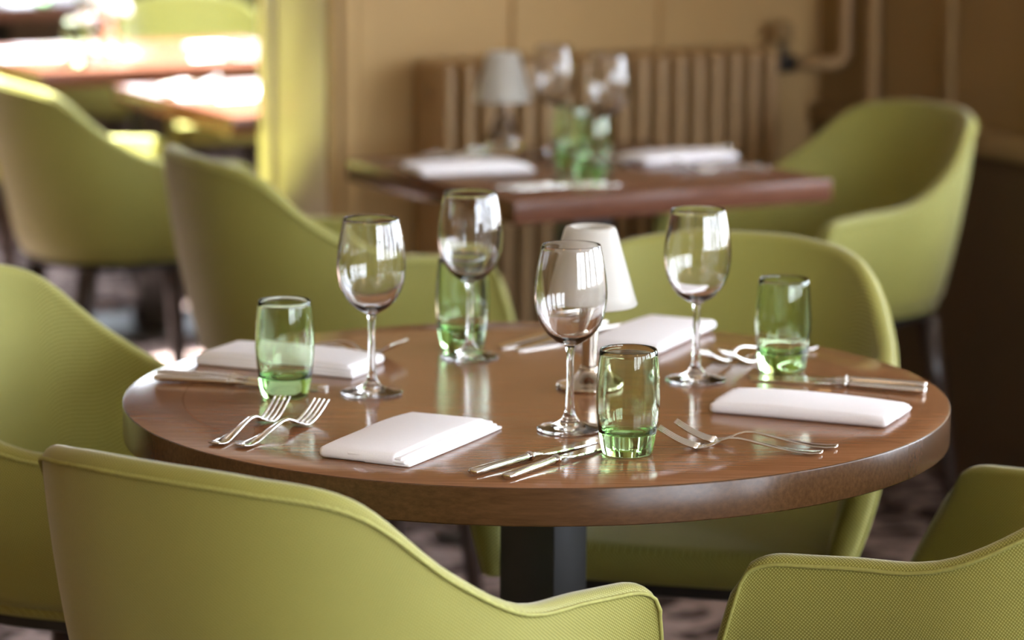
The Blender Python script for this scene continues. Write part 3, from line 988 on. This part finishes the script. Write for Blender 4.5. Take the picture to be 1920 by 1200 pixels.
def knife_meshes():
    prof = [(0.000, .0056, .0028), (.002, .0070, .0036), (.008, .0078, .0041), (.018, .0070, .0043), (.040, .0058, .0044), (.070, .0052, .0044), (.094, .0048, .0043), (.100, .0046, .0042)]
    zc = 0.0048
    def sweep(prof, name, m=10):
        vv, ff = [], []
        for s_, w, t in prof:
            for k in range(m):
                a = 2 * PI * k / m; vv.append((s_, w * math.cos(a), zc + t * math.sin(a)))
        n = len(prof)
        for i in range(n - 1):
            for k in range(m):
                k2 = (k + 1) % m
                ff.append((i * m + k, i * m + k2, (i + 1) * m + k2, (i + 1) * m + k))
        ff.append(tuple(range(m))[::-1]); ff.append(tuple((n - 1) * m + k for k in range(m)))
        return fix_normals(mesh_data(name, vv, ff, M['steel']))
    handle = sweep(prof, 'handle')
    bol = sweep([(.0998, .0064, .0052), (.1018, .0070, .0056), (.1034, .0058, .0048), (.107, .0046, .0036), (.113, .0042, .0022), (.119, .0060, .0014)], 'bolster')
    # blade: flat plate with rounded tip, slightly tilted
    out = [(.117, -.0045), (.124, -.0080), (.135, -.0092), (.170, -.0095), (.200, -.0090), (.216, -.0068), (.224, -.0030), (.226, .0015), (.224, .0052), (.216, .0064), (.190, .0066), (.140, .0062), (.117, .0048)]
    vv, ff = [], []
    for zz, sc_ in ((zc - .0007, 1.0), (zc + .0007, 0.96)):
        for s_, y in out: vv.append((s_, y * sc_, zz - (s_ - .117) * 0.035))
    m = len(out)
    for k in range(m):
        k2 = (k + 1) % m; ff.append((k, k2, m + k2, m + k))
    ff.append(tuple(range(m))[::-1]); ff.append(tuple(range(m, 2 * m)))
    blade = fix_normals(mesh_data('blade', vv, ff, M['steel'], False))
    return handle, bol, blade
KM = knife_meshes()
knife0 = None
def knife(label, x, y, deg, z=ZT, group='table knives'):
    global knife0
    if knife0 is None:
        o = thing('table_knife', label, 'knife', (x, y, z), math.radians(deg), group)
        add('handle', KM[0], o); add('bolster', KM[1], o); add('blade', KM[2], o)
        knife0 = o; return o
    c = copy_tree(knife0); c.location = (x, y, z); c.rotation_euler = (0, 0, math.radians(deg))
    return tag(c, label, 'knife', group)

# ------------------------------------------------------------------ napkins
def napkin_meshes():
    L, W = 0.228, 0.114
    out = []
    # (x0, x1, y0, y1, z, t): stepped fold edges on the right hand side (-y)
    lay = [(-L / 2 + 0.0015, L / 2, -W / 2, 0.0, 0.0004, 0.0050),
           (-L / 2 + 0.001, L / 2 - 0.002, -W / 2 + 0.0045, 0.01, 0.0046, 0.0050),
           (-L / 2 + 0.0005, L / 2 - 0.006, -W / 2 + 0.0095, 0.02, 0.0088, 0.0050),
           (-L / 2, L / 2 - 0.010, -W / 2 + 0.0150, W / 2, 0.0004, 0.0172)]
    for i, (x0, x1, y0, y1, z, t) in enumerate(lay):
        bm = bm_box((x1 - x0, y1 - y0, t), ((x0 + x1) / 2, (y0 + y1) / 2, z + t / 2), min(t * 0.46, 0.0070), 4, cuts=12)
        for v_ in bm.verts:
            x, y = v_.co.x, v_.co.y
            f = (v_.co.z) / 0.018
            v_.co.z -= f * 0.0035 * (2 * x / L) ** 2 + f * 0.002 * (2 * y / W) ** 2
            if y < -0.02: v_.co.y -= 0.004 * math.sin((x / L + 0.5) * PI * 0.9) * (0.5 + 0.2 * i)
            v_.co.z += 0.0006 * f * math.sin(x * 45 + i) * math.cos(y * 50)
            v_.co.x += 0.0012 * math.sin(y * 70 + i * 2) * (1 if abs(x) > L * 0.4 else 0)
        out.append(bm_mesh(bm, 'fold', M['linen']))
    return out
NM = napkin_meshes()
nap0 = None
def napkin(label, x, y, deg, z=ZT, group='folded white napkins'):
    global nap0
    if nap0 is None:
        o = thing('napkin', label, 'napkin', (x, y, z), math.radians(deg), group)
        for me in NM: add('fold', me, o)
        nap0 = o; return o
    c = copy_tree(nap0); c.location = (x, y, z); c.rotation_euler = (0, 0, math.radians(deg))
    return tag(c, label, 'napkin', group)

# ------------------------------------------------------------------ the laid round table
wine_glass('wine glass in front of the frosted lamp, nearest the viewer', .067, 3.440)
wine_glass('wine glass at the left, in front of the left napkin', -.170, 3.643)
wine_glass('wine glass at the rear, in front of a green tumbler', -.054, 3.881)
wine_glass('wine glass at the right of the frosted lamp', .229, 3.733)
tumbler('green tumbler nearest the viewer, beside the near knives', .129, 3.318)
tumbler('green tumbler at the left, standing by the left knives', -.274, 3.624)
tumbler('green tumbler at the rear, half hidden by a wine glass', -.065, 3.956)
tumbler('green tumbler at the right, above the right knives', .343, 3.803)
table_lamp('small nickel lamp with frosted white cone shade on the round table', .095, 3.686, 'nickel')
napkin('folded white napkin at the front, between forks and knives', -.1125, 3.364, 64)
napkin('folded white napkin at the right edge of the round table', .350, 3.549, 157)
napkin('folded white napkin at the left, behind a green tumbler', -.279, 3.83, -24)
napkin('folded white napkin at the back, behind the frosted lamp', .181, 4.015, 246)
knife('left one of the two knives at the front edge', -.042, 3.201, 52)
knife('right one of the two knives at the front edge, by the tumbler', -.006, 3.181, 57)
knife('upper one of the two knives at the left edge', -.442, 3.746, -17)
knife('lower one of the two knives at the left edge', -.443, 3.716, -15)
knife('upper one of the two knives at the right edge', .511, 3.690, 161)
knife('lower one of the two knives at the right edge, above the napkin', .506, 3.657, 157)
kx, ky = math.cos(math.radians(50)), math.sin(math.radians(50))
knife('left one of the two knives at the back, left of the lamp', -.017 + .226 * kx, 3.950 + .226 * ky, 230)
knife('right one of the two knives at the back, behind the near wine glass', .004 + .226 * kx, 3.931 + .226 * ky, 230)
fork('left one of the two forks at the front left', -.332, 3.341, 70)
fork('right one of the two forks at the front left, beside the napkin', -.303, 3.331, 64)
fork('rear one of the two forks at the front right', .366, 3.345, 167)
fork('front one of the two forks at the front right', .346, 3.314, 168)
fork('left one of the two forks beside the right wine glass', .361, 3.965, 229)
fork('right one of the two forks beside the right tumbler', .396, 3.955, 227)
fork('rear one of the two forks behind the left napkin', -.308, 3.953, -24)
fork('front one of the two forks behind the left napkin', -.319, 3.929, -24)

# ------------------------------------------------------------------ the square table
table_lamp('lamp with clear glass base and white shade on the square table', -.020, 6.060, 'glass')
wine_glass('blurred wine glass beside the glass lamp on the square table', .080, 6.040)
wine_glass('blurred wine glass right of the green tumblers on the square table', .183, 5.860)
tumbler('rear green tumbler on the square table', .115, 5.860)
tumbler('front green tumbler on the square table', .148, 5.670)
napkin('folded white napkin at the left of the square table', -.085, 5.785, 22)
napkin('folded white napkin at the right of the square table', .318, 5.965, 209)
knife('upper one of the knives at the front of the square table', -.03, 5.50, 27)
knife('lower one of the knives at the front of the square table', -.005, 5.475, 27)
fork('left one of the forks behind the left napkin of the square table', -.235, 5.895, 29)
fork('right one of the forks behind the left napkin of the square table', -.215, 5.865, 29)
knife('knife behind the right napkin of the square table', .44, 6.13, 209)
fork('rear one of the forks at the right end of the square table', .475, 5.860, 205)
fork('front one of the forks at the right end of the square table', .49, 5.830, 205)

# ------------------------------------------------------------------ the sunny room behind
def onA(du, dn): return un(2.49 + du, 7.36 + dn)
def onB(du, dn): return un(2.535 + du, 6.205 + dn)
p = onA(.35, .45); table_lamp('overexposed white lamp on the bright far table', p.x, p.y, 'glass')
p = onA(.14, .12); tumbler('sunlit green tumbler on the bright far table', p.x, p.y)
p = onA(.22, .22); wine_glass('sunlit wine glass on the bright far table', p.x, p.y)
p = onA(.12, .40); napkin('sunlit napkin at the left of the bright far table', p.x, p.y, 27)
p = onA(.62, .35); napkin('sunlit napkin at the right of the bright far table', p.x, p.y, 117)
p = onA(.45, .12); knife('sunlit knife at the front of the bright far table', p.x, p.y, 27)
p = onB(.14, .45); napkin('sunlit napkin on the table at the wall opening', p.x, p.y, 27)
p = onB(.08, .28); knife('sunlit knife on the table at the wall opening', p.x, p.y, 27)
p = onB(.05, .66); fork('sunlit fork on the table at the wall opening', p.x, p.y, 27)
tumbler('distant green tumbler on the farthest table', -1.53, 9.95)
napkin('distant napkin on the farthest table', -1.45, 10.05, 27)
